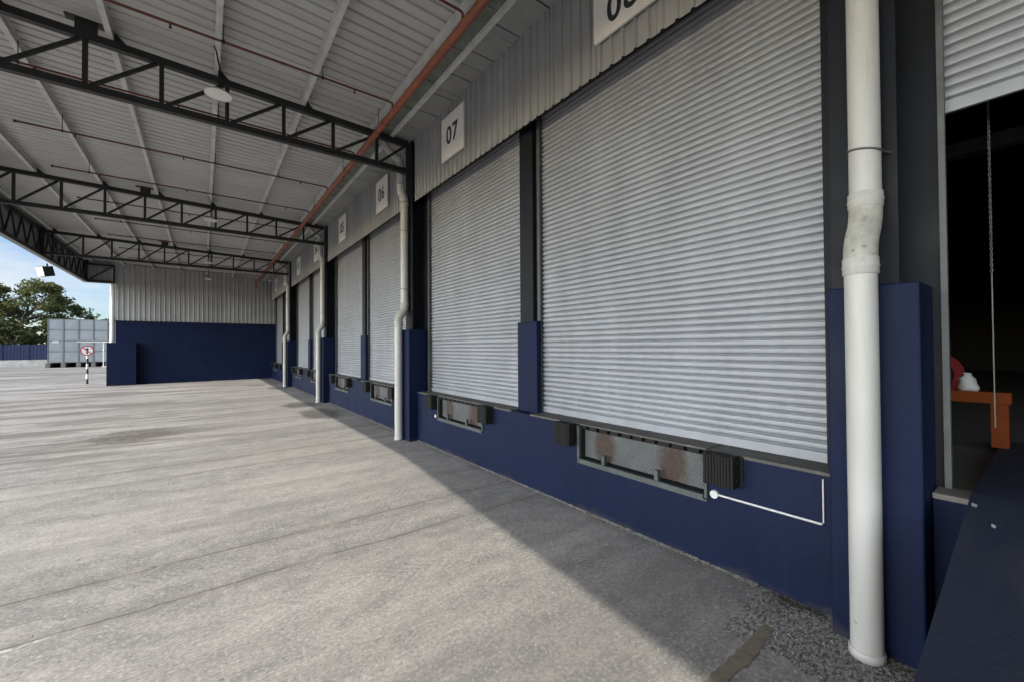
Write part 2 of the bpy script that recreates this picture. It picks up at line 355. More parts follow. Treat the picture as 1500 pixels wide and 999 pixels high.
M = dict(
    concrete=m_concrete(), rough=m_rough_ground(), blue=m_blue('navy_paint'), blue_end=m_blue('navy_paint_end', 1.25, .12), ramp=m_ramp(),
    shutter=m_shutter(), clad=m_sheet('wall_sheet', (0.32, 0.328, 0.335), (0.38, 0.388, 0.395), metal=0.15, lap=(1, .77)),
    clad_end=m_sheet('end_wall_sheet', (0.34, 0.34, 0.34), (0.44, 0.44, 0.44), metal=0.2, rough=0.4, lap=(0, .86)),
    roof=m_sheet('roof_sheet', (0.50, 0.50, 0.49), (0.58, 0.58, 0.57), streak=(0.5, 9, 9), metal=0.1, rough=0.5, lap=(1, .8)),
    fascia=m_sheet('fascia_sheet', (0.30, 0.305, 0.31), (0.36, 0.365, 0.37)),
    purlin=simple('galvanised_purlin', (0.62, 0.625, 0.615), 0.5, 0.1, 0.2, 4),
    gutter=simple('gutter_metal', (0.20, 0.215, 0.19), 0.55, 0.1, 0.4, 5, dirt=(0.09, 0.1, 0.07)),
    truss=simple('black_steel', (0.014, 0.0135, 0.014), 0.5, 0.0, 0.3, 5, dirt=(0.05, 0.04, 0.03), dirt_amt=0.3),
    column=simple('charcoal_steel', (0.0078, 0.0092, 0.0138), 0.55, 0.0, 0.3, 3, bump=0.1, spec=0.2, dirt=(0.018, 0.0185, 0.022), dirt_amt=0.4),
    jamb=simple('jamb_steel', (0.095, 0.098, 0.102), 0.55, 0.1, 0.35, 6, dirt=(0.08, 0.075, 0.065)),
    jamb_dark=simple('dull_jamb_steel', (0.075, 0.076, 0.078), 0.55, 0.1, 0.35, 6),
    red=simple('red_oxide_pipe', (0.29, 0.090, 0.050), 0.5, 0.0, 0.3, 6, dirt=(0.17, 0.06, 0.04)),
    darkred=simple('dull_red_pipe', (0.12, 0.033, 0.028), 0.55, 0.0, 0.3, 6),
    pvc=m_pvc(), pvc_dirty=simple('weathered_pvc', (0.42, 0.405, 0.365), 0.5, 0, 0.3, 8, dirt=(0.10, 0.09, 0.07), dirt_amt=0.95),
    sign=simple('sign_board', (0.78, 0.765, 0.74), 0.45, 0, 0.06, 2), numeral=simple('black_numeral', (0.02, 0.02, 0.022), 0.5, 0, 0.1),
    rubber=simple('black_rubber', (0.009, 0.0088, 0.0085), 0.7, 0, 0.5, 9, bump=0.4, spec=0.25, dirt=(0.035, 0.033, 0.03), dirt_amt=0.6),
    dirty_steel=simple('dirty_deck_steel', (0.075, 0.071, 0.066), 0.7, 0.0, 0.4, 4, dirt=(0.16, 0.15, 0.135), dirt_amt=0.8),
    frame=simple('green_grey_steel', (0.062, 0.072, 0.072), 0.6, 0.0, 0.4, 7, dirt=(0.10, 0.06, 0.04)),
    lip=m_lip(), dark=simple('pit_dark', (0.018, 0.018, 0.018), 0.8, 0, 0.3),
    conduit=simple('white_conduit', (0.55, 0.545, 0.54), 0.4, 0, 0.1), lampwhite=simple('lamp_shade_white', (0.78, 0.78, 0.75), 0.35, 0, 0.05), lens=m_lens(),
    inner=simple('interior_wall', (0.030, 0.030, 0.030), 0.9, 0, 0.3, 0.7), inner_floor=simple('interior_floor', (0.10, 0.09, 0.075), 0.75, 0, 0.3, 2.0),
    orange=simple('orange_paint', (0.12, 0.027, 0.005), 0.7, 0, 0.2, 5, spec=0.12), hose=simple('hose_red', (0.13, 0.009, 0.009), 0.6, 0, 0.2, 6, spec=0.15),
    chain=simple('chain_steel', (0.16, 0.15, 0.135), 0.5, 0.4, 0.3, 8), bag=simple('white_plastic', (0.36, 0.36, 0.355), 0.6, 0, 0.1),
    white=simple('white_paint', (0.76, 0.75, 0.70), 0.5, 0, 0.1, 2), tank=simple('tank_panel_grey', (0.37, 0.40, 0.415), 0.55, 0.0, 0.12, 0.8, dirt=(0.29, 0.31, 0.315), dirt_amt=0.4),
    tank_edge=simple('tank_frame_grey', (0.20, 0.205, 0.205), 0.5, 0.1, 0.15), block=simple('plinth_concrete', (0.22, 0.205, 0.185), 0.9, 0, 0.25, 4, bump=0.3),
    fence_blue=simple('fence_sheet_blue', (0.02, 0.03, 0.10), 0.55, 0, 0.25, 0.8), base=simple('fence_base_render', (0.62, 0.60, 0.57), 0.85, 0, 0.3, 0.9, dirt=(0.25, 0.23, 0.2), dirt_amt=0.7),
    bark=simple('bark', (0.10, 0.08, 0.06), 0.9, 0, 0.4, 6, bump=0.5), leaf=m_leaf('leaf_green', (0.045, 0.060, 0.018), (0.15, 0.16, 0.055)),
    leaf_dark=m_leaf('leaf_dark', (0.026, 0.040, 0.014), (0.08, 0.10, 0.034)), leaf_pale=m_leaf('leaf_pale', (0.06, 0.075, 0.04), (0.16, 0.18, 0.10)),
    bands=m_bands(), sign_red=simple('sign_red', (0.50, 0.02, 0.025), 0.4, 0, 0.05), sign_white=simple('sign_white', (0.8, 0.79, 0.78), 0.4, 0, 0.05),
    housing=simple('floodlight_housing', (0.018, 0.019, 0.022), 0.45, 0.1, 0.2), debris=simple('dry_debris', (0.085, 0.07, 0.052), 0.95, 0, 0.6, 8),
    mortar=simple('mortar', (0.20, 0.187, 0.168), 0.9, 0, 0.5, 14, bump=0.5, dirt=(0.10, 0.09, 0.08), dirt_amt=0.9),
    stone=simple('stone_chip', (0.30, 0.285, 0.26), 0.9, 0, 0.4, 9), brownstrip=simple('clay_strip', (0.19, 0.162, 0.12), 0.9, 0, 0.35, 9, bump=0.4, dirt=(0.20, 0.085, 0.06)),
)

# ---------------------------------------------------------------- mesh helpers
class MB:
    def __init__(s): s.v = []; s.f = []; s.sm = []
    def add(s, vs, fs, smooth=False):
        o = len(s.v); s.v += [tuple(x) for x in vs]
        s.f += [tuple(i+o for i in q) for q in fs]; s.sm += [smooth]*len(fs); return s
    def box(s, x0, x1, y0, y1, z0, z1):
        vs = [(x, y, z) for x in (x0, x1) for y in (y0, y1) for z in (z0, z1)]
        return s.add(vs, [(0, 1, 3, 2), (4, 6, 7, 5), (0, 4, 5, 1), (2, 3, 7, 6), (0, 2, 6, 4), (1, 5, 7, 3)])
    def bbox(s, x0, x1, y0, y1, z0, z1, bev=0.006, seg=2):
        bm = bmesh.new()
        bmesh.ops.create_cube(bm, size=1, matrix=Matrix.Translation(((x0+x1)/2, (y0+y1)/2, (z0+z1)/2)) @ Matrix.Diagonal((x1-x0, y1-y0, z1-z0, 1)))
        bmesh.ops.bevel(bm, geom=bm.edges[:], offset=bev, segments=seg, affect='EDGES', profile=0.5)
        bm.verts.index_update()
        s.add([v.co[:] for v in bm.verts], [[v.index for v in f.verts] for f in bm.faces]); bm.free(); return s
    def bar(s, p, q, w, h, up=(0, 0, 1)):
        p = Vector(p); q = Vector(q); t = (q-p).normalized(); up = Vector(up)
        if abs(t.dot(up)) > 0.98: up = Vector((0, 1, 0))
        a = t.cross(up).normalized(); c = a.cross(t).normalized()
        vs = [e + a*i*w/2 + c*j*h/2 for e in (p, q) for i, j in ((-1, -1), (1, -1), (1, 1), (-1, 1))]
        return s.add(vs, [(0, 1, 2, 3), (7, 6, 5, 4), (0, 4, 5, 1), (1, 5, 6, 2), (2, 6, 7, 3), (3, 7, 4, 0)])
    def tube(s, pts, r, n=16, cap=True):
        pts = [Vector(p) for p in pts]; rs = r if isinstance(r, (list, tuple)) else [r]*len(pts)
        t0 = (pts[1]-pts[0]).normalized()
        ref = Vector((0, 1, 0)) if abs(t0.y) < 0.9 else Vector((1, 0, 0))
        a = (ref - t0*ref.dot(t0)).normalized(); rings = []
        for i, p in enumerate(pts):
            if i == 0: t = t0
            elif i == len(pts)-1: t = (pts[i]-pts[i-1]).normalized()
            else: t = ((pts[i]-pts[i-1]).normalized() + (pts[i+1]-pts[i]).normalized()).normalized()
            a = (a - t*a.dot(t)).normalized(); c = t.cross(a)
            rings += [p + (a*math.cos(k*2*PI/n) + c*math.sin(k*2*PI/n))*rs[i] for k in range(n)]
        fs = [(i*n+k, i*n+(k+1) % n, (i+1)*n+(k+1) % n, (i+1)*n+k) for i in range(len(pts)-1) for k in range(n)]
        s.add(rings, fs, True)
        if cap:
            m = len(pts)-1
            s.add(rings[:n], [tuple(range(n-1, -1, -1))]); s.add(rings[m*n:], [tuple(range(n))])
        return s
    def lathe(s, prof, c=(0, 0, 0), n=32):
        vs = [(c[0]+r*math.cos(k*2*PI/n), c[1]+r*math.sin(k*2*PI/n), c[2]+z) for r, z in prof for k in range(n)]
        return s.add(vs, [(i*n+k, i*n+(k+1) % n, (i+1)*n+(k+1) % n, (i+1)*n+k) for i in range(len(prof)-1) for k in range(n)], True)
    def sheet(s, o, u, v, nrm, lu, lv, prof, smooth=False):
        """profile prof [(u, h)] extruded along v."""
        o, u, v, nrm = (Vector(q) for q in (o, u, v, nrm)); vs = []
        for a, h in prof:
            b = o + u*a + nrm*h; vs += [b, b + v*lv]
        return s.add(vs, [(2*i, 2*i+2, 2*i+3, 2*i+1) for i in range(len(prof)-1)], smooth)
    def build(s, name, mat, parent=None, loc=None):
        me = bpy.data.meshes.new(name); me.from_pydata(s.v, [], s.f)
        me.polygons.foreach_set('use_smooth', s.sm); me.materials.append(mat); me.update()
        o = bpy.data.objects.new(name, me); COL.objects.link(o)
        if parent is not None: o.parent = parent
        if loc is not None: o.location = loc
        return o

def tag(o, label=None, cat=None, group=None, kind=None):
    if label: o['label'] = label
    if cat: o['category'] = cat
    if group: o['group'] = group
    if kind: o['kind'] = kind
    return o
def empty(name, loc, label, cat, group=None):
    o = bpy.data.objects.new(name, None); COL.objects.link(o); o.location = loc; o.empty_display_size = 0.2
    return tag(o, label, cat, group)
def copy_tree(o, parent=None):
    c = o.copy(); COL.objects.link(c); c.parent = parent
    for ch in list(o.children): copy_tree(ch, c)
    return c
def rib_profile(length, pitch, rw, rd, edge=0.012):
    p = [(0, 0)]; a = pitch*0.5
    while a + rw/2 < length:
        p += [(a-rw/2, 0), (a-rw/2+edge, rd), (a+rw/2-edge, rd), (a+rw/2, 0)]; a += pitch
    p.append((length, 0)); return p

B = 7.45                    # one bay: two dock doors
W = 3.53                    # face of the dock wall
XS = 3.80                   # plane of the shutters
DZ = 1.0                    # dock floor
Z0 = 4.93; Z1 = 6.20        # lower and upper edge of the wall sheeting
END = 30.30                 # face of the end wall

# ---------------------------------------------------------------- ground
g = MB(); g.add([(-400, -300, 0), (300, -300, 0), (300, 500, 0), (-400, 500, 0)], [(0, 1, 2, 3)])
tag(g.build('yard_ground', M['concrete']), kind='structure')
rg = MB()
random.seed(3)
ring = [(2.74, .325), (2.70, .62), (2.78, .86), (2.84, 1.08), (2.86, 1.20), (2.80, 1.30), (2.80, 1.385), (2.95, 1.40), (3.2, 1.415), (3.42, 1.43), (3.53, 1.45), (3.53, .325)]
rg.add([(x + random.uniform(-.015, .015), y, 0.004) for x, y in ring], [tuple(range(len(ring)-1, -1, -1))])
tag(rg.build('rough_ground', M['rough']), kind='structure')
bs = MB()
n = 24; top = []; bot = []
for i in range(n):
    x = 2.05 + (3.06-2.05)*i/(n-1)
    top.append((x, 1.235 + random.uniform(-.01, .01) - .02*(i < 3), .006)); bot.append((x, 1.150 + random.uniform(-.012, .012) + .02*(i > n-4), .006))
bs.add(top + bot, [(i, n+i, n+i+1, i+1) for i in range(n-1)])
tag(bs.build('clay_filled_joint', M['brownstrip']), kind='structure')

me_ = MB(); n = 900; a_ = []; b__ = []
for i in range(n):
    y = 1.46 + (END-1.48)*(i/(n-1))**1.6
    k = math.sin(y*7.3) * .008 + math.sin(y*23.1) * .006 + random.uniform(-.009, .009)
    a_.append((3.497 + k, y, .0035)); b__.append((3.531, y, .012 + random.uniform(-.004, .006)))
me_.add(a_ + b__, [(i, i+1, n+i+1, n+i) for i in range(n-1)])
tag(me_.build('mortar_fillet', M['mortar']), kind='structure')

# ---------------------------------------------------------------- warehouse
wh = empty('warehouse', (4.0, 12.0, 0), 'long grey and navy warehouse with a row of raised roller shutter dock doors', 'warehouse')
def part(mb, name, mat, parent=wh):
    o = mb.build(name, mat); o.parent = parent
    p = parent; off = Vector((0, 0, 0))
    while p is not None: off += p.location; p = p.parent
    o.location = -off
    return o

doors = []                  # (y0, y1, leveller centre) from door 9 (k=-1) to door 1
for b_ in range(4):
    doors += [(1.0 + b_*B, 4.37 + b_*B, 2.64 + b_*B), (4.70 + b_*B, 7.87 + b_*B, 6.24 + b_*B)]
PIT = 0.775                 # half width of the leveller pit
def dock_segment(y0, y1, lc):
    m = MB()
    if lc is None:
        m.box(W, XS-.01, y0, y1, 0, DZ-.012)
    else:
        m.box(W, XS-.01, y0, lc-PIT, 0, DZ-.012).box(W, XS-.01, lc+PIT, y1, 0, DZ-.012)
        m.box(W, XS-.01, lc-PIT, lc+PIT, 0, .58)
    return m
dw = MB()
for b_ in range(4):
    dw2 = dock_segment(0.925 + b_*B, 4.52 + b_*B, doors[2*b_][2]); dw.add(dw2.v, dw2.f)
    dw2 = dock_segment(4.52 + b_*B, 0.48 + (b_+1)*B if b_ < 3 else END, doors[2*b_+1][2]); dw.add(dw2.v, dw2.f)
dw.box(W+.04, XS-.01, -12, .48, 0, DZ-.012)
part(dw, 'dock_wall', M['blue'])
# steel edging of the dock
de = MB()
for b_ in range(4):
    for i in (0, 1):
        y0, y1, lc = doors[2*b_+i]
        ya = (0.925 if i == 0 else 4.74) + b_*B; yb = (4.30 if i == 0 else 7.93) + b_*B
        for p, q in ((ya, lc-PIT), (lc+PIT, min(yb, END))):
            part(MB().add([(W-.004, p, DZ-.001), (XS-.012, p, DZ-.001), (XS-.012, q, DZ-.001), (W-.004, q, DZ-.001), (W-.004, p, DZ-.025), (W-.004, q, DZ-.025), (W+.004, p, DZ-.025), (W+.004, q, DZ-.025)], [(0, 1, 2, 3), (0, 3, 5, 4), (4, 5, 7, 6)]), 'dock_edge', M['dirty_steel'])
part(MB().bbox(W+.03, XS-.012, .325, .483, DZ-.035, DZ-.001, .006), 'dock_edge', M['block'])
for k in range(5):
    o = k*B
    if k < 4: part(MB().bbox(3.34, 3.745, .487+o, .937+o, -.02, 2.27, .012), 'pier', M['blue'])
    if k < 4: part(MB().bbox(3.655, 3.742, 4.305+o, 4.735+o, DZ-.012, 2.25, .01), 'pier', M['blue'])
    # main column: front flange, web, rear panel
    if k < 4:
        c = MB().box(3.47, 3.49, .595+o, .94+o, 2.27, 6.6).box(3.49, 3.748, .745+o, .765+o, 2.27, 6.6)
        c.box(3.75, 3.86, .45+o, 1.0+o, 0, 6.6)
        part(c, 'column', M['column'])
        p = MB().box(3.685, 3.86, 4.41+o, 4.67+o, 2.25, 5.2).box(3.745, 3.86, 4.37+o, 4.409+o, DZ, 5.2).box(3.745, 3.86, 4.671+o, 4.70+o, DZ, 5.2).box(3.75, 3.855, 4.41+o, 4.67+o, DZ, 2.25)
        part(p, 'door_post', M['column'])
# cladding above the doors
random.seed(5)
spans = [(-7.0, .594)] + [(.942 + k*B, .594 + (k+1)*B) for k in range(4)]
spans[-1] = (spans[-1][0], END - .01)
for y0, y1 in spans:
    m = MB(); m.sheet((3.525, y0, Z0), (0, 1, 0), (0, 0, 1), (-1, 0, 0), y1-y0, Z1-Z0+.12, rib_profile(y1-y0, .154, .05, .024))
    part(m, 'wall_sheeting', M['clad'])
m = MB().box(3.53, 3.70, -7, END, Z0+.12, Z0+.2)
m.box(3.53, 3.70, -7, END, Z1-.1, Z1+.1)
part(m, 'sheeting_rail', M['dark'])
m = MB()                                               # soffit between gutter and sheeting
m.sheet((3.06, -7, Z1+.01), (0, 1, 0), (1, 0, 0), (0, 0, -1), END+7, .50, rib_profile(END+7, .62, .03, -.03, .008))
part(m, 'soffit', M['clad'])
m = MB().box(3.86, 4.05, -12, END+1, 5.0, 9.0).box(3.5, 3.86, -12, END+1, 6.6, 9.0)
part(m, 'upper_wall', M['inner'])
m = MB().box(4.05, 22, -12, END+1, DZ-.2, DZ-.004)
m.box(3.79, 4.05, -12, END+1, DZ-.2, DZ-.003)
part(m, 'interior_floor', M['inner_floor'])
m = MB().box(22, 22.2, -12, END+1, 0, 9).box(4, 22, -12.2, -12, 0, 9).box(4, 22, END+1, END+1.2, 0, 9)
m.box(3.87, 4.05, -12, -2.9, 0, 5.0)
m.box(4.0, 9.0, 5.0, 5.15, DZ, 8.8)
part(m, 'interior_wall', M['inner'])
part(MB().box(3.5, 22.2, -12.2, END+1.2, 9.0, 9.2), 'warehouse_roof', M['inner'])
for k, yy in enumerate((-1.2, .3, 1.8, 3.3)):          # steelwork just made out in the dark
    pass
part(MB().box(6.9, 7.05, -8, 5, 4.05, 4.2), 'interior_beam', M['jamb'])

# roller shutters
SL = 0.0664
def shutter_mesh(y0, y1, zb, zt):
    m = MB(); prof = []
    z = zb
    while z < zt:
        for t, x in ((0.0, -.0095), (.05, .008), (.14, .0155), (.26, .010), (.37, -.001), (.43, -.0095), (.57, -.0118), (.76, -.0124), (.93, -.0110)):
            prof.append((z + t*SL, x))
        z += SL
    vs = []
    for z_, x in prof: vs += [(XS + x, y0, z_), (XS + x, y1, z_)]
    m.add(vs, [(2*i, 2*i+1, 2*i+3, 2*i+2) for i in range(len(prof)-1)])
    return m
def shutter(y0, y1, zb, label=None):
    s = part(shutter_mesh(y0, y1, zb + .075, 5.35), 'roller_shutter', M['shutter'])
    if label: s['label'] = label
    def sub(mb, nm, mt):
        o = mb.build(nm, mt, s); return o              # the shutter and its children share one origin
    sub(MB().bbox(XS-.018, XS+.014, y0, y1, zb, zb+.078, .004), 'bottom_rail', M['shutter'])
    for ya, yb in ((y0-.045, y0+.012), (y1-.012, y1+.045)):
        mt = 'column' if ya < y0-.02 else ('jamb' if y1 < .5 else 'jamb_dark')
        if y1 < .5 and ya > 0: ya, yb = .418, .4485
        sub(MB().box(XS-.07, XS-.026, ya, yb, DZ, 5.3).box(XS-.026, XS+.05, ya if ya < y0-.02 else yb-.012, ya+.012 if ya < y0-.02 else yb, DZ, 5.3), 'guide_rail', M[mt])
    return s
for (y0, y1, lc) in doors: shutter(y0+.045, min(y1, END-.1)-.045, DZ+.004)
shutter(-2.85, .425, 3.37, 'half raised grey shutter above the dark open doorway')

# ---------------------------------------------------------------- end wall
ew = empty('end_wall', (0, END+.15, 0), 'grey ribbed wall with navy painted lower half closing the far end', 'wall')
part(MB().box(-3.74, XS-.02, END, END+.25, 0, 3.43), 'painted_base', M['blue_end'], ew)
m = MB(); m.sheet((-3.76, END+.06, 3.40), (1, 0, 0), (0, 0, 1), (0, -1, 0), XS+3.72, 3.3, rib_profile(XS+3.72, .215, .075, .034, .018))
m.box(-3.74, XS, END+.10, END+.22, 3.43, 6.5)
part(m, 'ribbed_sheeting', M['clad_end'], ew)
part(MB().box(-3.76, XS-.03, END-.02, END-.002, 3.37, 3.42), 'flashing', M['column'], ew)
part(MB().tube([(-3.875, END+.11, 0), (-3.875, END+.11, 6.3)], .10, 24).tube([(-3.875, END+.11, 3.35), (-3.875, END+.11, 3.5)], .108, 24), 'corner_pipe', M['white'], ew)
lw = MB().bbox(-4.02, -2.86, 29.85, END-.025, 0, 2.25, .012)
o = lw.build('low_wall', M['blue_end']); tag(o, 'low navy wall block standing against the far end wall', 'wall')

# ---------------------------------------------------------------- loading canopy
cn = empty('loading_canopy', (-1, 12, 0), 'grey steel canopy roof on black trusses over the loading bays', 'canopy')
def zt(x): return 6.225 - .032*x
def xe(y): return -4.86 if y >= 6.8 else -4.86 - (6.8-y)*.093  # unseen near edge flared outward to shape its shadow on the yard
PUR = (-4.62, -3.42, -2.22, -1.07, .16, 1.42, 2.70)
for x in PUR:
    zb = zt(x) + .055; m = MB()
    y0, y1 = -6.9, END+.05
    m.box(x-.035, x+.035, y0, y1, zb, zb+.006).box(x-.035, x-.029, y0, y1, zb+.006, zb+.16).box(x-.029, x+.035, y0, y1, zb+.154, zb+.16).box(x+.029, x+.035, y0, y1, zb+.006, zb+.022)
    part(m, 'purlin', M['purlin'], cn)
m = MB(); y0 = -6.9; L_ = END + .3 - y0; prof = rib_profile(L_, .2, .05, .028)
xa, xb = -5.0, 2.98; vs = []
for a, h in prof:
    y = y0 + a
    xl = min(xa, xe(y) - .12)
    vs += [(xl, y, zt(xl)+.218-h*-1), (xb, y, zt(xb)+.218+h)]
m.add(vs, [(2*i, 2*i+1, 2*i+3, 2*i+2) for i in range(len(prof)-1)])
part(m, 'roof_sheet', M['roof'], cn)
# gutter and its edge angle
m = MB().box(2.80, 3.03, -6.9, END, 6.235, 6.245).box(2.80, 2.806, -6.9, END, 6.245, 6.36).box(3.03, 3.036, -6.9, END, 6.245, 6.40)
yy = -6.5
while yy < END: m.box(2.795, 3.035, yy, yy+.03, 6.222, 6.2345); yy += .9
part(m, 'gutter', M['gutter'], cn)
part(MB().box(3.02, 3.085, -6.9, END, 6.165, 6.215), 'gutter_edge', M['purlin'], cn)

POST = [-3.78 + .8165*i for i in range(9)]
def truss(Y, xl, xr=3.40):
    t = bpy.data.objects.new('truss', None); COL.objects.link(t); t.parent = cn; t.location = Vector((0, Y, 0)) - cn.location
    def sub(mb, nm): return mb.build(nm, M['truss'], t)
    sub(MB().bar((xl, 0, zt(xl)), (xr, 0, zt(xr)), .10, .105), 'top_chord')
    sub(MB().bar((xl, 0, 5.55), (xr, 0, 5.55), .10, .10), 'bottom_chord')
    ps = [x for x in [POST[0]-.8165*2, POST[0]-.8165] + POST if x > xl + .15 and x < xr]
    for x in ps: sub(MB().bar((x, 0, 5.60), (x, 0, zt(x)-.05), .055, .055, (0, 1, 0)), 'post')
    q = ps + [xr]
    for a, b in zip(q[:-1], q[1:]): sub(MB().bar((a+.06, 0, 5.60), (b-.06, 0, zt(b)-.05), .045, .045, (0, 1, 0)), 'diagonal')
    for x in PUR + (2.99,):                            # cleats that hold the purlins
        c = MB(); z = zt(x)+.052
        c.add([(x+.036, -.05, z), (x+.16, -.05, z), (x+.036, -.05, z+.13), (x+.036, .05, z), (x+.16, .05, z), (x+.036, .05, z+.13)], [(0, 1, 2), (5, 4, 3), (0, 3, 4, 1), (1, 4, 5, 2), (0, 2, 5, 3)])
        sub(c, 'cleat')
    x = POST[3]
    sub(MB().bbox(x-.10, x+.12, -.055, .055, zt(x)+.052, zt(x)+.205, .004).box(x-.2, x+.22, -.07, .07, zt(x)+.205, zt(x)+.218), 'stub_bracket')
    return t
TY = [.67 + B*k for k in range(4)]
for Y in TY: truss(Y, xe(Y) + .05)
truss(-6.75, xe(-6.75) + .05)
# edge truss with its outer sheeting
ys = [-6.8 + i*.5 for i in range(int((END+6.8)/.5)+1)]
et = bpy.data.objects.new('edge_truss', None); COL.objects.link(et); et.parent = cn; et.location = -cn.location
def esub(mb, nm, mt='truss'): return mb.build(nm, M[mt], et)
kn = [-6.9, 6.8, END]
mt_, mb_ = MB(), MB()
for a, b in zip(kn[:-1], kn[1:]):
    mt_.bar((xe(a), a, 6.37), (xe(b), b, 6.37), .08, .09); mb_.bar((xe(a), a, 5.46), (xe(b), b, 5.46), .09, .09)
esub(mt_, 'top_chord'); esub(mb_, 'bottom_chord')
yy = -6.7; up = True
while yy < END - .5:
    y2 = yy + .5
    a, b = (5.5, 6.33) if up else (6.33, 5.5)
    esub(MB().bar((xe(yy), yy, a), (xe(y2), y2, b), .04, .045, (1, 0, 0)), 'diagonal')
    yy = y2; up = not up
for Y in TY + [END-.08]: esub(MB().box(xe(Y)-.06, xe(Y)+.06, Y-.09, Y+.09, 5.42, 6.5), 'post')
m = MB()
for a, b in zip(kn[:-1], kn[1:]):
    o_ = Vector((xe(a)-.085, a, 5.38)); u_ = Vector((xe(b)-.085, b, 5.38)) - o_; ln = u_.length; u_.normalize()
    m.sheet(o_, u_, (0, 0, 1), Vector((-u_.y, u_.x, 0)), ln, 1.25, rib_profile(ln, .2, .05, .025))
    m.bar(o_ + Vector((.06, 0, -.004)), o_ + u_*ln + Vector((.06, 0, -.004)), .15, .012)
esub(m, 'fascia_sheet', 'fascia')
# end frame between the corner and the end wall
m = MB().box(-4.84, -3.78, END-.09, END-.01, 5.42, 5.5).box(-4.84, -3.78, END-.09, END-.01, 6.28, 6.36).bar((-4.75, END-.05, 5.5), (-3.85, END-.05, 6.28), .05, .05, (0, 1, 0)).box(-3.84, -3.77, END-.09, END-.01, 5.5, 6.28)
part(m, 'end_frame', M['truss'], cn)
m = MB().sheet((-4.95, END+.04, 5.38), (1, 0, 0), (0, 0, 1), (0, -1, 0), 1.2, 1.25, rib_profile(1.2, .3, .085, .03))
m.box(-4.94, -3.76, END-.095, END+.045, 5.362, 5.374)
part(m, 'end_sheet', M['fascia'], cn)

# ---------------------------------------------------------------- sprinkler pipework
sp = empty('sprinkler_pipework', (2.58, 12, 5.9), 'red sprinkler main with thin branch pipes hung below the canopy roof', 'pipework')
mp_ = part(MB().tube([(2.58, -6.8, 5.9), (2.58, 29.2, 5.9), (2.58, 29.29, 5.87), (2.58, 29.33, 5.8), (2.58, 29.33, 5.55)], .058, 16), 'main_pipe', M['red'], sp)
for yy in (-2.4, 3.3, 7.2, 9.6, 12.7, 15.0, 18.5, 21.3, 25, 28):
    MB().tube([(2.58, yy-.05, 5.9), (2.58, yy+.05, 5.9)], .068, 16).build('coupling', M['red'], mp_)
    hz = zt(2.58)+.06
    MB().tube([(2.58, yy+.3, 5.955), (2.58, yy+.3, hz+.1)], .006, 6).tube([(2.58, yy+.29, 5.9), (2.58, yy+.31, 5.9)], .06, 16).build('hanger', M['truss'], mp_)
for yy in (2.05, 4.42, 6.80, 9.05, 11.42, 13.75, 16.2, 18.5, 20.8, 23.3, 25.6, 27.9):
    b_ = part(MB().tube([(2.58, yy, 5.94), (2.58, yy, 6.04), (2.575, yy, 6.068), (2.55, yy, 6.078), (2.52, yy, 6.08), (-2.78, yy, 6.08)], .0165, 10), 'branch_pipe', M['darkred'], sp)
    MB().tube([(-2.785, yy, 6.08), (-2.74, yy, 6.08)], .024, 8).build('end_cap', M['truss'], b_)
    for xx in (-2.0, -.35, 1.95):
        MB().tube([(xx, yy, 6.065), (xx, yy, 6.02)], .011, 8).lathe([(0.0001, 6.018), (.02, 6.016), (.0001, 6.012)], (xx, yy, 0), 8).build('sprinkler_head', M['truss'], b_)
    for xx in (-2.22, .16, 1.42):
        MB().tube([(xx+.05, yy, 6.08), (xx+.05, yy, zt(xx)+.1)], .006, 6).box(xx+.035, xx+.065, yy-.02, yy+.02, 6.06, 6.1).build('hanger', M['truss'], b_)

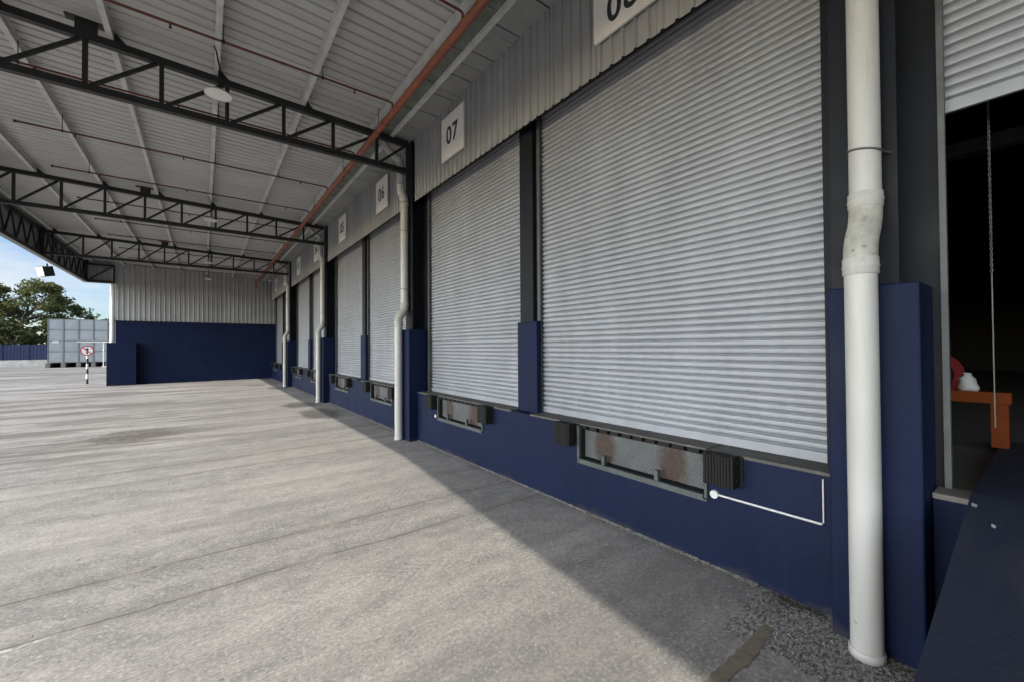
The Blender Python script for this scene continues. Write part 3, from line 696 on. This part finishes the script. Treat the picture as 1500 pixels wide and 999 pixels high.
# ---------------------------------------------------------------- downpipes
def arc(p0, p1, p2, n=6):
    p0, p1, p2 = Vector(p0), Vector(p1), Vector(p2)
    return [p0*(1-t)**2 + p1*2*t*(1-t) + p2*t*t for t in [i/n for i in range(n+1)]]
XU, XL, RP = 3.384, 3.250, .081
def downpipe(Y, label, top):
    e = empty('downpipe', (XL, Y, 0), label, 'downpipe', 'white downpipes along the dock wall')
    def P(x, z): return (x - XL, 0, z)
    def sub(mb, nm, mt='pvc'): return mb.build(nm, M[mt], e)
    sub(MB().tube([P(XL, .0), P(XL, 2.42)], RP, 28), 'lower_pipe')
    sub(MB().tube(arc(P(XL, 2.42), P(XL, 2.525), P((XL+XU)/2, 2.60), 7) + arc(P((XL+XU)/2, 2.60), P(XU, 2.675), P(XU, 2.775), 7)[1:], RP+.003, 28), 'offset_bend', 'pvc_dirty')
    for x, z, h in ((XL, 2.33, .10), (XU, 2.77, .09)):
        pr = [(RP+.0005, -.003), (RP+.007, -.001), (RP+.008, 0), (RP+.008, h*.40), (RP+.011, h*.44), (RP+.011, h*.54), (RP+.008, h*.58), (RP+.0075, h), (RP+.006, h+.002), (RP+.0005, h+.003)]
        sub(MB().lathe(pr, P(x, z), 28), 'collar')
    sub(MB().lathe([(RP+.001, -.03), (RP+.009, -.03), (RP+.009, .02), (RP+.001, .023)], P(XL, .032), 28), 'foot_collar')
    sub(MB().tube([P(XU, 2.80), P(XU, 4.95)], RP, 28), 'upper_pipe')
    XT = 3.30
    sub(MB().tube(arc(P(XU, 4.93), P(XU, 5.03), P((XU+XT)/2, 5.09)) + arc(P((XU+XT)/2, 5.09), P(XT, 5.15), P(XT, 5.27))[1:], RP+.003, 24), 'offset_bend')
    sub(MB().lathe([(RP+.001, 0), (RP+.011, .004), (RP+.011, .085), (RP+.001, .09)], P(XU, 4.86), 24), 'collar')
    sub(MB().tube([P(XT, 5.25), P(XT, 5.70)] + arc(P(XT, 5.70), P(XT, 5.80), P(3.22, 5.85))[1:], RP-.003, 24), 'head_pipe')
    sub(MB().tube([P(3.23, 5.845), P(3.06, 5.955)] + arc(P(3.06, 5.955), P(2.94, 6.02), P(2.93, 6.235))[1:], RP-.010, 24), 'gutter_outlet')
    for z in (5.255, 5.64): sub(MB().lathe([(RP-.002, 0), (RP+.009, .004), (RP+.009, .06), (RP-.002, .065)], P(XT, z), 24), 'collar')
    # strap with lugs bolted to the column
    for z in (3.13, 4.35):
        m = MB(); ring = [(XU - XL + (RP+.006)*math.cos(a), (RP+.006)*math.sin(a), z + .02*math.sin(a)) for a in [R(75) + i*R(210)/16 for i in range(17)]]
        ring = [(XU-XL+.09, ring[0][1]+.028, ring[0][2])] + ring + [(XU-XL+.09, ring[-1][1]-.028, ring[-1][2])]
        m.tube(ring, .006, 8); sub(m, 'strap', 'jamb')
    return e
downpipe(.735, 'thick off-white downpipe nearest the camera beside the half open doorway', 6.1)
downpipe(.805 + B, 'white downpipe between the shutters numbered 07 and 06', 6.1)
downpipe(.76 + 2*B, 'white downpipe just beyond the 05 board', 6.1)
downpipe(.72 + 3*B, 'thin white downpipe farthest away nearest the end wall', 6.1)

# ---------------------------------------------------------------- number boards
def text_mesh(s, size, weight):
    cu = bpy.data.curves.new('txt', 'FONT'); cu.body = s; cu.size = size; cu.offset = weight; cu.extrude = .0015
    cu.align_x = 'CENTER'; cu.align_y = 'CENTER'; cu.space_character = 1.12
    ob = bpy.data.objects.new('txt', cu); COL.objects.link(ob)
    dg = bpy.context.evaluated_depsgraph_get(); dg.update()
    me = bpy.data.meshes.new_from_object(ob.evaluated_get(dg))
    bpy.data.objects.remove(ob); return me
for num, yc in (('08', 2.67), ('07', 6.32), ('06', 9.88), ('05', 13.42), ('04', 17.1), ('03', 20.75), ('02', 24.5), ('01', 28.0)):
    e = empty('number_board', (3.474, yc, 5.62), 'square white board with black number ' + num + ' above its shutter', 'sign', 'white number boards above the shutters')
    MB().bbox(-.012, .018, -.395, .395, -.385, .385, .004).build('board', M['sign'], e)
    me = text_mesh(num, .45, .008); me.materials.append(M['numeral'])
    t = bpy.data.objects.new('numeral', me); COL.objects.link(t); t.parent = e
    t.matrix_local = Matrix(((0, 0, -1, -.0142), (-.86, 0, 0, 0), (0, .95, 0, -.14 if num == '08' else .0), (0, 0, 0, 1)))
    MB().box(.018, .03, -.30, -.27, -.2, .2).box(.018, .03, .27, .30, -.2, .2).build('mounting_bar', M['jamb'], e)

# ---------------------------------------------------------------- dock levellers and bumpers
def leveller():
    e = empty('dock_leveller', (W, 0, 0), '', 'dock leveller', 'dock levellers below the shutters')
    h = PIT
    MB().box(.262, .2685, -h, h, .581, DZ-.02).box(.012, .262, -h-.001, -h+.004, .581, DZ-.02).box(.012, .262, h-.004, h+.001, .581, DZ-.02).box(.012, .262, -h+.004, h-.004, .5805, .584).build('pit_lining', M['dark'], e)
    MB().box(.0, .30, -h+.012, h-.012, DZ-.014, DZ+.003).build('deck_plate', M['dirty_steel'], e)
    f = MB()
    for s in (-1, 1): f.box(-.022, .012, min(s*h, s*(h-.03)), max(s*h, s*(h-.024)), .575, DZ-.02)
    f.box(-.03, .012, -h+.0305, h-.0305, .562, .60); f.box(-.028, .09, -h, h, .548, .5615)
    f.build('frame', M['frame'], e)
    lip = MB().bbox(-.008, .008, -h+.05, h-.05, -.155, .155, .003).build('lip_plate', M['lip'], e, (.07, 0, .772))
    hl = MB(); y = -h + .09; i = 0
    while y < h - .1:
        hl.box(.018 + random.uniform(0, .01), .10, y, y+.11 + random.uniform(-.01, .01), .94, .984); y += .15
    hl.tube([(.08, -h+.05, .966), (.08, h-.05, .966)], .013, 10).build('hinge', M['rubber'], e)
    for y in (-.27, .39): MB().box(-.02, .02, y-.02, y+.02, .601, .70).build('lip_keeper', M['frame'], e)
    return e
def bumper():
    e = bumper_mesh()
    return e
def bumper_mesh():
    m = MB(); y = -.125
    while y < .12:
        m.bbox(-.135 + random.uniform(-.004, .004), -.012, y, y+.0225, -.13 + random.uniform(-.004, .004), .125 + random.uniform(-.003, .003), .004, 1); y += .025
    m.box(-.012, -.001, -.15, .15, -.125, .12)
    for z in (-.07, .07): m.tube([(-.07, -.135, z), (-.07, .135, z)], .010, 10)
    return m.build('dock_bumper', M['rubber'])
lv = leveller(); bp = bumper()
names = ['08', '07', '06', '05', '04', '03', '02', '01']
first = True; firstb = True
for nm, (y0, y1, lc) in zip(names, doors):
    o = lv if first else copy_tree(lv); first = False
    o.location = (W, lc, 0)
    tag(o, 'grey chequered leveller with two rust patches under shutter ' + nm if nm in ('08', '07') else 'small grey dock leveller set under shutter ' + nm)
    for s, word in ((-1, 'right'), (1, 'left')):
        b_ = bp if firstb else bp.copy()
        if not firstb: COL.objects.link(b_)
        firstb = False
        b_.location = (W, lc + s*(PIT + .15), .875)
        tag(b_, 'black rubber dock bumper on the %s of the leveller under shutter %s' % (word, nm), 'dock bumper', 'black rubber bumpers on the dock wall')

# push button and conduit
e = empty('conduit_switch', (W, 1.8, .63), 'white conduit run with round box on the navy wall below shutter 08', 'conduit')
m = MB(); m.add([(-.001 - (.028 if j else 0), .034*math.cos(a), .034*math.sin(a)) for j in (0, 1) for a in [i*2*PI/24 for i in range(24)]], [(i, (i+1) % 24, 24+(i+1) % 24, 24+i) for i in range(24)] + [tuple(range(24, 48))])
m.build('round_box', M['conduit'], e)
MB().tube([(-.012, -.02, 0), (-.012, -.755, 0), (-.012, -.768, .004)], .009, 10).build('conduit_pipe', M['conduit'], e)
MB().tube([(-.010, -.775, .012), (-.010, -.775, .32)], .005, 8).build('cable', M['conduit'], e)
m = MB(); m.add([(W-.001 - (.022 if j else 0), 7.10+.03*math.cos(a), .61+.03*math.sin(a)) for j in (0, 1) for a in [i*2*PI/20 for i in range(20)]], [(i, (i+1) % 20, 20+(i+1) % 20, 20+i) for i in range(20)] + [tuple(range(20, 40))])
tag(m.build('round_button', M['conduit']), 'small round white button below the left bumper of shutter 07', 'button')

# ---------------------------------------------------------------- hanging lamps
LPOS = [(.17, TY[1]-.8, 5.60), (.17, TY[2]-.8, 5.62), (.17, TY[3]-.8, 5.62), (.2, 27.2, 5.58)]
LLAB = ['round white hanging lamp in front of the nearest visible truss', 'round white hanging lamp in front of the second visible truss',
        'small round white hanging lamp by the third visible truss', 'small hanging lamp farthest back before the end wall']
for p, lb in zip(LPOS, LLAB):
    e = empty('pendant_lamp', p, lb, 'lamp', 'round lamps hung from the canopy')
    MB().lathe([(.0001, .075), (.05, .075), (.075, .06), (.085, .03), (.155, .012), (.172, 0), (.172, -.012), (.160, -.014)], n=36).build('shade', M['lampwhite'], e)
    MB().lathe([(.0001, -.012), (.10, -.012), (.162, -.010)], n=36).build('diffuser', M['lens'], e)
    top_ = zt(p[0]) + .07 - p[2]
    MB().tube([(0, 0, .07), (0, 0, .30), (.012, 0, .40), (0, 0, .46), (-.03, 0, top_-.06), (-.055, 0, top_-.01), (-.04, 0, top_+.012), (-.015, 0, top_)], .011, 8).build('cable', M['truss'], e)
    MB().box(-.03, -.005, -.04, .04, top_-.005, top_+.02).build('hook', M['truss'], e)

# ---------------------------------------------------------------- ramp at the open doorway
def rz(x): return 1.0 + .05 if x >= 3.55 else max(1.05 - .19*(3.55-x), .0)
m = MB()
sec = [(-1.97, 0.0), (3.45, rz(3.45)), (3.56, 1.045), (5.65, 1.045)]
y0, y1 = -2.84, .32
vs = [(x, y, z) for x, z in sec for y in (y0, y1)] + [(5.65, y0, 1.0), (5.65, y1, 1.0), (3.535, y0, 1.0), (3.535, y1, 1.0), (3.53, y0, 0), (3.53, y1, 0)]
m.add(vs, [(0, 1, 3, 2), (2, 3, 5, 4), (4, 5, 7, 6), (6, 7, 9, 8), (8, 9, 11, 10), (10, 11, 13, 12), (1, 13, 11, 9, 7, 5, 3), (0, 2, 4, 6, 8, 10, 12), (0, 12, 13, 1)])
tag(m.build('loading_ramp', M['ramp']), 'sloping dark navy ramp rising to the open doorway', 'ramp')
for i, (x, y, s, lb) in enumerate(((3.37, .295, .018, 'white paper scrap on the left edge of the navy ramp'), (3.18, .215, .013, 'small pale flake lying beside the white scrap on the ramp'))):
    f = MB(); z = rz(x) + .004
    f.add([(x-s, y-s*.5, z), (x+s*.9, y-s*.6, z+.004), (x+s, y+s*.6, z+.010), (x-s*.7, y+s*.5, z+.003)], [(0, 1, 2, 3)])
    f.add([(x-s, y-s*.5, z-.003), (x+s*.9, y-s*.6, z-.001), (x+s, y+s*.6, z+.007), (x-s*.7, y+s*.5, z)], [(3, 2, 1, 0)])
    tag(f.build('paper_scrap', M['bag']), lb, 'litter')

# ---------------------------------------------------------------- inside the doorway
e = empty('guard_rail', (5.3, .305, DZ+.045), 'bright orange steel guard rail on the floor inside the dark doorway', 'barrier')
MB().bbox(-.05, .05, -.045, .055, 0, .36, .006).build('post', M['orange'], e)
MB().bbox(-.052, .052, -.06, 1.55, .36, .455, .006).build('rail', M['orange'], e)
MB().bbox(-.05, .05, 1.44, 1.54, -.04, .36, .006).build('post', M['orange'], e)
e = empty('hose_reel', (6.05, .80, 1.60), 'red fire hose reel partly hidden behind the doorway jamb', 'hose reel')
def disc_ring(r0_, r1_, x0, x1, n=32):
    m = MB(); vs = []
    for x, r in ((x0, r0_), (x0, r1_), (x1, r1_), (x1, r0_)): vs += [(x, r*math.cos(i*2*PI/n), r*math.sin(i*2*PI/n)) for i in range(n)]
    return m.add(vs, [(j*n+i, j*n+(i+1) % n, ((j+1) % 4)*n+(i+1) % n, ((j+1) % 4)*n+i) for j in range(4) for i in range(n)])
disc_ring(.165, .22, -.10, -.085).build('reel_plate', M['hose'], e); disc_ring(.10, .22, .085, .10).build('reel_plate', M['hose'], e)
disc_ring(.05, .155, -.08, .08).build('hose', M['rubber'], e)
MB().box(-.02, .02, -.03, .03, -.60, .05).box(-.12, .12, -.12, .12, -.60, -.58).build('stand', M['jamb'], e)
m = MB(); random.seed(11); n = 12
for j in range(6):
    pass
m.lathe([(.0001, 0), (.055, .0), (.062, .03), (.05, .07), (.058, .10), (.025, .125), (.032, .15), (.012, .155)], n=12)
m.v = [(x + random.uniform(-.010, .010), y + random.uniform(-.010, .010), z) for x, y, z in m.v]
o = m.build('plastic_bag', M['bag'], None, (5.3, .488, DZ+.501)); tag(o, 'crumpled white plastic bag standing on the orange rail', 'bag')
# hand chain of the raised shutter: twisted links at top, taut below
m = MB(); z = 3.62; i = 0; cx, cy = 4.12, .262
while z > 2.35:
    a = (i % 2)*PI/2 + .3; i += 1
    pts = [(cx + .0055*math.cos(t)*math.cos(a), cy + .0055*math.cos(t)*math.sin(a), z + .0115*math.sin(t)) for t in [k*2*PI/8 for k in range(9)]]
    m.tube(pts, .0024, 4, False); z -= .0175
m.tube([(cx, cy, z+.02), (cx-.004, cy, 1.9), (cx, cy, 1.36)], .0042, 6)
tag(m.build('hand_chain', M['chain']), 'thin steel hand chain hanging in the dark doorway', 'chain')

# ---------------------------------------------------------------- floodlight under the canopy edge
e = empty('floodlight', (-5.12, 24.9, 5.36), 'black floodlight with pale glass hung under the canopy edge', 'floodlight')
q = Vector((-.80, -.56, -.22)).normalized()
rotm = q.to_track_quat('Z', 'Y').to_matrix().to_4x4()
hs = MB().bbox(-.23, .23, -.20, .20, -.30, -.02, .02).build('housing', M['housing'], e)
fr = MB().bbox(-.245, .245, -.215, .215, -.02, .03, .008).build('rim', M['housing'], e)
ln = MB().bbox(-.215, .215, -.185, .185, .028, .036, .003).build('glass', M['lens'], e)
off = Matrix.Translation((-.16, -.02, -.30))
for o in (hs, fr, ln): o.matrix_local = off @ rotm
MB().bar((.0, 0, .05), (-.0, 0, -.10), .05, .03).bar((0, 0, -.10), (-.06, 0, -.24), .05, .03).build('bracket', M['truss'], e)

# ---------------------------------------------------------------- traffic sign
e = empty('traffic_sign', (-5.12, 32.4, 0), 'round red and white prohibition sign on a black and white banded pole', 'road sign')
MB().tube([(0, 0, 0), (0, 0, 2.02)], .05, 16).build('pole', M['bands'], e)
def disc(r, y0, y1, n=40):
    m = MB(); vs = [(r*math.cos(i*2*PI/n), y, r*math.sin(i*2*PI/n)) for y in (y0, y1) for i in range(n)]
    return m.add(vs, [tuple(range(n)), tuple(range(2*n-1, n-1, -1))] + [(i, n+i, n+(i+1) % n, (i+1) % n) for i in range(n)])
disc(.275, -.062, -.052).build('plate', M['sign_red'], e, (0, 0, 1.84)); disc(.225, -.0655, -.0622).build('face', M['sign_white'], e, (0, 0, 1.84))
a_ = MB().box(-.028, .028, -.068, -.0657, -.17, .07)
a_.add([(-.075, -.068, .065), (.075, -.068, .065), (0, -.068, .175), (-.075, -.0657, .065), (.075, -.0657, .065), (0, -.0657, .175)], [(0, 1, 2), (5, 4, 3), (0, 3, 4, 1), (1, 4, 5, 2), (2, 5, 3, 0)])
a_.build('arrow', M['numeral'], e, (0, 0, 1.84))
MB().bar((-.16, -.0695, .16), (.16, -.0695, -.16), .003, .045, (1, 0, 1)).build('slash', M['sign_red'], e, (0, 0, 1.84))

# ---------------------------------------------------------------- water tank
PS = 1.14; TX, TYY, TZ = -13.05, 64.0, .55
e = empty('water_tank', (TX, TYY, 0), 'large grey panelled water tank raised on concrete blocks', 'water tank')
m = MB(); NX, NY, NZ = 7, 5, 4
def panel(o, u, v, nrm):
    o, u, v, nrm = map(Vector, (o, u, v, nrm)); vs = []
    for ins, h in ((.03, 0), (.16, .018), (.30, .022)):
        for a, b in ((0, 0), (1, 0), (1, 1), (0, 1)):
            vs.append(o + u*(ins + a*(PS-2*ins)) + v*(ins + b*(PS-2*ins)) + nrm*h)
    vs.append(o + u*PS/2 + v*PS/2 + nrm*.035)
    m.add(vs, [(0, 1, 5, 4), (1, 2, 6, 5), (2, 3, 7, 6), (3, 0, 4, 7), (4, 5, 9, 8), (5, 6, 10, 9), (6, 7, 11, 10), (7, 4, 8, 11), (8, 9, 12), (9, 10, 12), (10, 11, 12), (11, 8, 12)])
for k in range(NZ):
    for i in range(NX): panel((i*PS, 0, TZ+k*PS), (1, 0, 0), (0, 0, 1), (0, -1, 0))
    for j in range(NY): panel((NX*PS, j*PS, TZ+k*PS), (0, 1, 0), (0, 0, 1), (1, 0, 0)); panel((0, j*PS, TZ+k*PS), (0, 1, 0), (0, 0, 1), (-1, 0, 0))
m.box(.001, NX*PS-.001, .001, NY*PS, TZ, TZ+NZ*PS)
m.build('tank_wall', M['tank'], e)
for i in range(NX+1): MB().box(i*PS-.035, i*PS+.035, -.05, -.002, TZ-.05, TZ+NZ*PS+.03).build('upright', M['tank_edge'], e)
for k in range(NZ+1): MB().box(0, NX*PS, -.044, -.003, TZ+k*PS-.025, TZ+k*PS+.025).build('cross_bar', M['tank_edge'], e)
for i in range(NX+1): MB().bbox(i*PS-.17, i*PS+.17, -.12, NY*PS+.1, 0, TZ-.055, .02).build('plinth', M['block'], e)
MB().box(-.3, NX*PS+.1, 2.5, 2.6, .02, TZ-.06).build('gap_shade_strip', M['dark'], e)  # dark strip added so the gaps between plinths read as shade
MB().box(.32, .80, -.075, -.055, TZ+2*PS-.22, TZ+2*PS-.03).build('plate', M['sign_white'], e)
e = empty('water_pipe', (-8.3, 61.5, 0), 'white pipe frame standing in front of the grey water tank', 'pipe')
MB().tube([(-2.2, 0, 2.68), (4.5, 0, 2.68)], .045, 10).build('cross_pipe', M['white'], e)
MB().tube([(-.2, 0, 0), (-.2, 0, 2.68)], .045, 10).build('upright', M['white'], e); MB().tube([(.25, 0, .15), (.25, 0, 2.68)], .035, 10).build('upright', M['white'], e)
MB().box(-.35, .4, -.12, .12, 0, .14).build('foot', M['white'], e)

# ---------------------------------------------------------------- boundary fence
e = empty('boundary_fence', (-20, 71, 0), 'navy sheet boundary fence on a stained white base wall', 'fence')
m = MB(); m.sheet((-40, 0, .76), (1, 0, 0), (0, 0, 1), (0, -1, 0), 75, 1.72, rib_profile(75, .25, .08, .03)); m.build('fence_sheet', M['fence_blue'], e)
m = MB().box(-40, 35, .02, .22, 0, .76); m.build('base_wall', M['base'], e)
for i in range(38): MB().box(-40+i*2-.06, -40+i*2+.06, -.10, -.035, .76, 2.55).build('fence_post', M['fence_blue'], e)

# ---------------------------------------------------------------- trees
def tree(x, y, h, w, seed, leafmat, label, nclump=46, nleaf=150, gap=0.0, leafs=.17, base=.22):
    rs = np.random.RandomState(seed)
    e = empty('broadleaf_tree', (x, y, 0), label, 'tree', 'trees beyond the boundary fence')
    t = MB(); hh = h*.62
    trunk = [(0, 0, 0)] + [(rs.uniform(-.12, .12)*i, rs.uniform(-.12, .12)*i, hh*i/5) for i in range(1, 6)]
    t.tube(trunk, [.03*h*(1-.72*i/5) for i in range(6)], 9)
    cl = []
    for k in range(nclump):
        zf = base + (1-base)*rs.rand()**.85
        rad = w*.5*math.sqrt(max(.06, 1 - ((zf-.52)/.52)**2))*(.35 + .65*rs.rand()**.5)
        a = rs.rand()*2*PI
        c = np.array([rad*math.cos(a), rad*math.sin(a), zf*h]); cl.append(c)
        if k % 2 == 0:
            zb = min(max(c[2] - rad*.7, .25*h), hh*.98); p0 = np.array([0, 0, zb]); md = (p0 + c)/2 + np.array([0, 0, -.03*h]) + rs.randn(3)*.12
            t.tube([p0, md, c], [.009*h, .006*h, .002*h], 5)
    t.build('trunk', M['bark'], e)
    P = []; 
    for c in cl:
        s = w*(.07 + .085*rs.rand())
        m_ = int(nleaf*(.5 + rs.rand()))
        q = rs.randn(m_, 3); q /= np.linalg.norm(q, axis=1)[:, None]
        q *= (rs.rand(m_, 1)**.45)*np.array([s*1.15, s*1.15, s*.68])
        P.append(c + q)
    P = np.concatenate(P); N = len(P)
    a = rs.randn(N, 3); a /= np.linalg.norm(a, axis=1)[:, None]
    b = np.cross(a, rs.randn(N, 3)); b /= np.linalg.norm(b, axis=1)[:, None]
    sz = leafs*(.6 + .8*rs.rand(N, 1))
    V = np.stack([P - a*sz, P + b*sz*.5, P + a*sz, P - b*sz*.5], 1).reshape(-1, 3)
    me = bpy.data.meshes.new('crown'); me.vertices.add(4*N); me.loops.add(4*N); me.polygons.add(N)
    me.vertices.foreach_set('co', V.ravel().astype(np.float32)); me.loops.foreach_set('vertex_index', np.arange(4*N, dtype=np.int32))
    me.polygons.foreach_set('loop_start', np.arange(0, 4*N, 4, dtype=np.int32)); me.update(calc_edges=True); me.validate()
    me.materials.append(leafmat)
    o = bpy.data.objects.new('crown', me); COL.objects.link(o); o.parent = e
tree(-18.0, 79, 10.3, 8.6, 1, M['leaf'], 'tallest green tree rising behind the left end of the water tank', 84, 100, base=.18, leafs=.2)
tree(-22.8, 80, 9.0, 6.2, 2, M['leaf_dark'], 'dark leafy tree at the left edge of the photo', 30, 90, base=.66, leafs=.2)
tree(-21.0, 76, 6.0, 5.0, 3, M['leaf_pale'], 'thin pale tree with gaps just behind the blue fence', 26, 70, base=.15)
tree(-18.4, 75, 4.6, 5.6, 13, M['leaf_dark'], 'low dark bushy tree behind the fence beside the tank', 40, 100, base=.10)
tree(-23.8, 75, 4.4, 5.2, 15, M['leaf_dark'], 'low dark shrubby tree behind the fence at far left', 34, 90, base=.10)
tree(-14.6, 81, 7.6, 6.0, 4, M['leaf'], 'green tree sloping down behind the left half of the tank top', 48, 100)
tree(-10.6, 84, 6.3, 5.5, 5, M['leaf'], 'small tree top showing just above the right part of the tank', 36, 110)

# ---------------------------------------------------------------- dirt, chips and leaves at the foot of the wall
random.seed(21); m = MB()
def flake(x, y, z, s):
    a = random.random()*2*PI; t = random.uniform(-.5, .5)
    c, sn = math.cos(a), math.sin(a)
    p = [(-s, 0), (0, s*.35), (s, 0), (0, -s*.35)]
    m.add([(x + u*c - v*sn, y + u*sn + v*c, z + u*t*.5 + .004) for u, v in p], [(0, 1, 2, 3)])
for i in range(230):
    y = random.gauss(1.2, .12); x = 3.50 - abs(random.gauss(0, .06)) 
    if .93 < y < 1.6: flake(x, y, .004 + random.random()*.012, random.uniform(.006, .02))
for i in range(200):
    flake(3.30 + random.gauss(0, .10) - .06, .52 + random.gauss(0, .09), .004 + random.random()*.01, random.uniform(.006, .018)) if True else None
for i in range(500):
    y = random.uniform(1.6, 26); flake(3.50 - abs(random.gauss(0, .035)), y, .002, random.uniform(.005, .014))
tag(m.build('leaf_litter', M['debris']), 'dry brown litter along the foot of the navy wall', 'litter', kind='stuff')
m = MB()
for i in range(900):
    if i < 420: x, y = 3.505 - abs(random.gauss(0, .03)), random.uniform(.95, 20)
    elif i < 700: x, y = random.uniform(2.72, 3.45), random.uniform(.35, 1.25)
    else: x, y = random.uniform(-2.5, 3.3), random.uniform(.8, 9)
    s = random.uniform(.003, .010) if i < 700 else random.uniform(.003, .009)
    if 3.27 < x and .47 < y < .93: continue
    vs = [(x + s*random.uniform(.6, 1.2)*dx, y + s*random.uniform(.6, 1.2)*dy, .003 + s*random.uniform(.5, .9)*dz) for dx, dy, dz in ((1, 0, 0), (-1, 0, 0), (0, 1, 0), (0, -1, 0), (0, 0, 1), (0, 0, -.5))]
    m.add(vs, [(0, 2, 4), (2, 1, 4), (1, 3, 4), (3, 0, 4), (2, 0, 5), (1, 2, 5), (3, 1, 5), (0, 3, 5)])
tag(m.build('stone_chips', M['stone']), 'tiny pale stone chips scattered on the concrete yard', 'stones', kind='stuff')
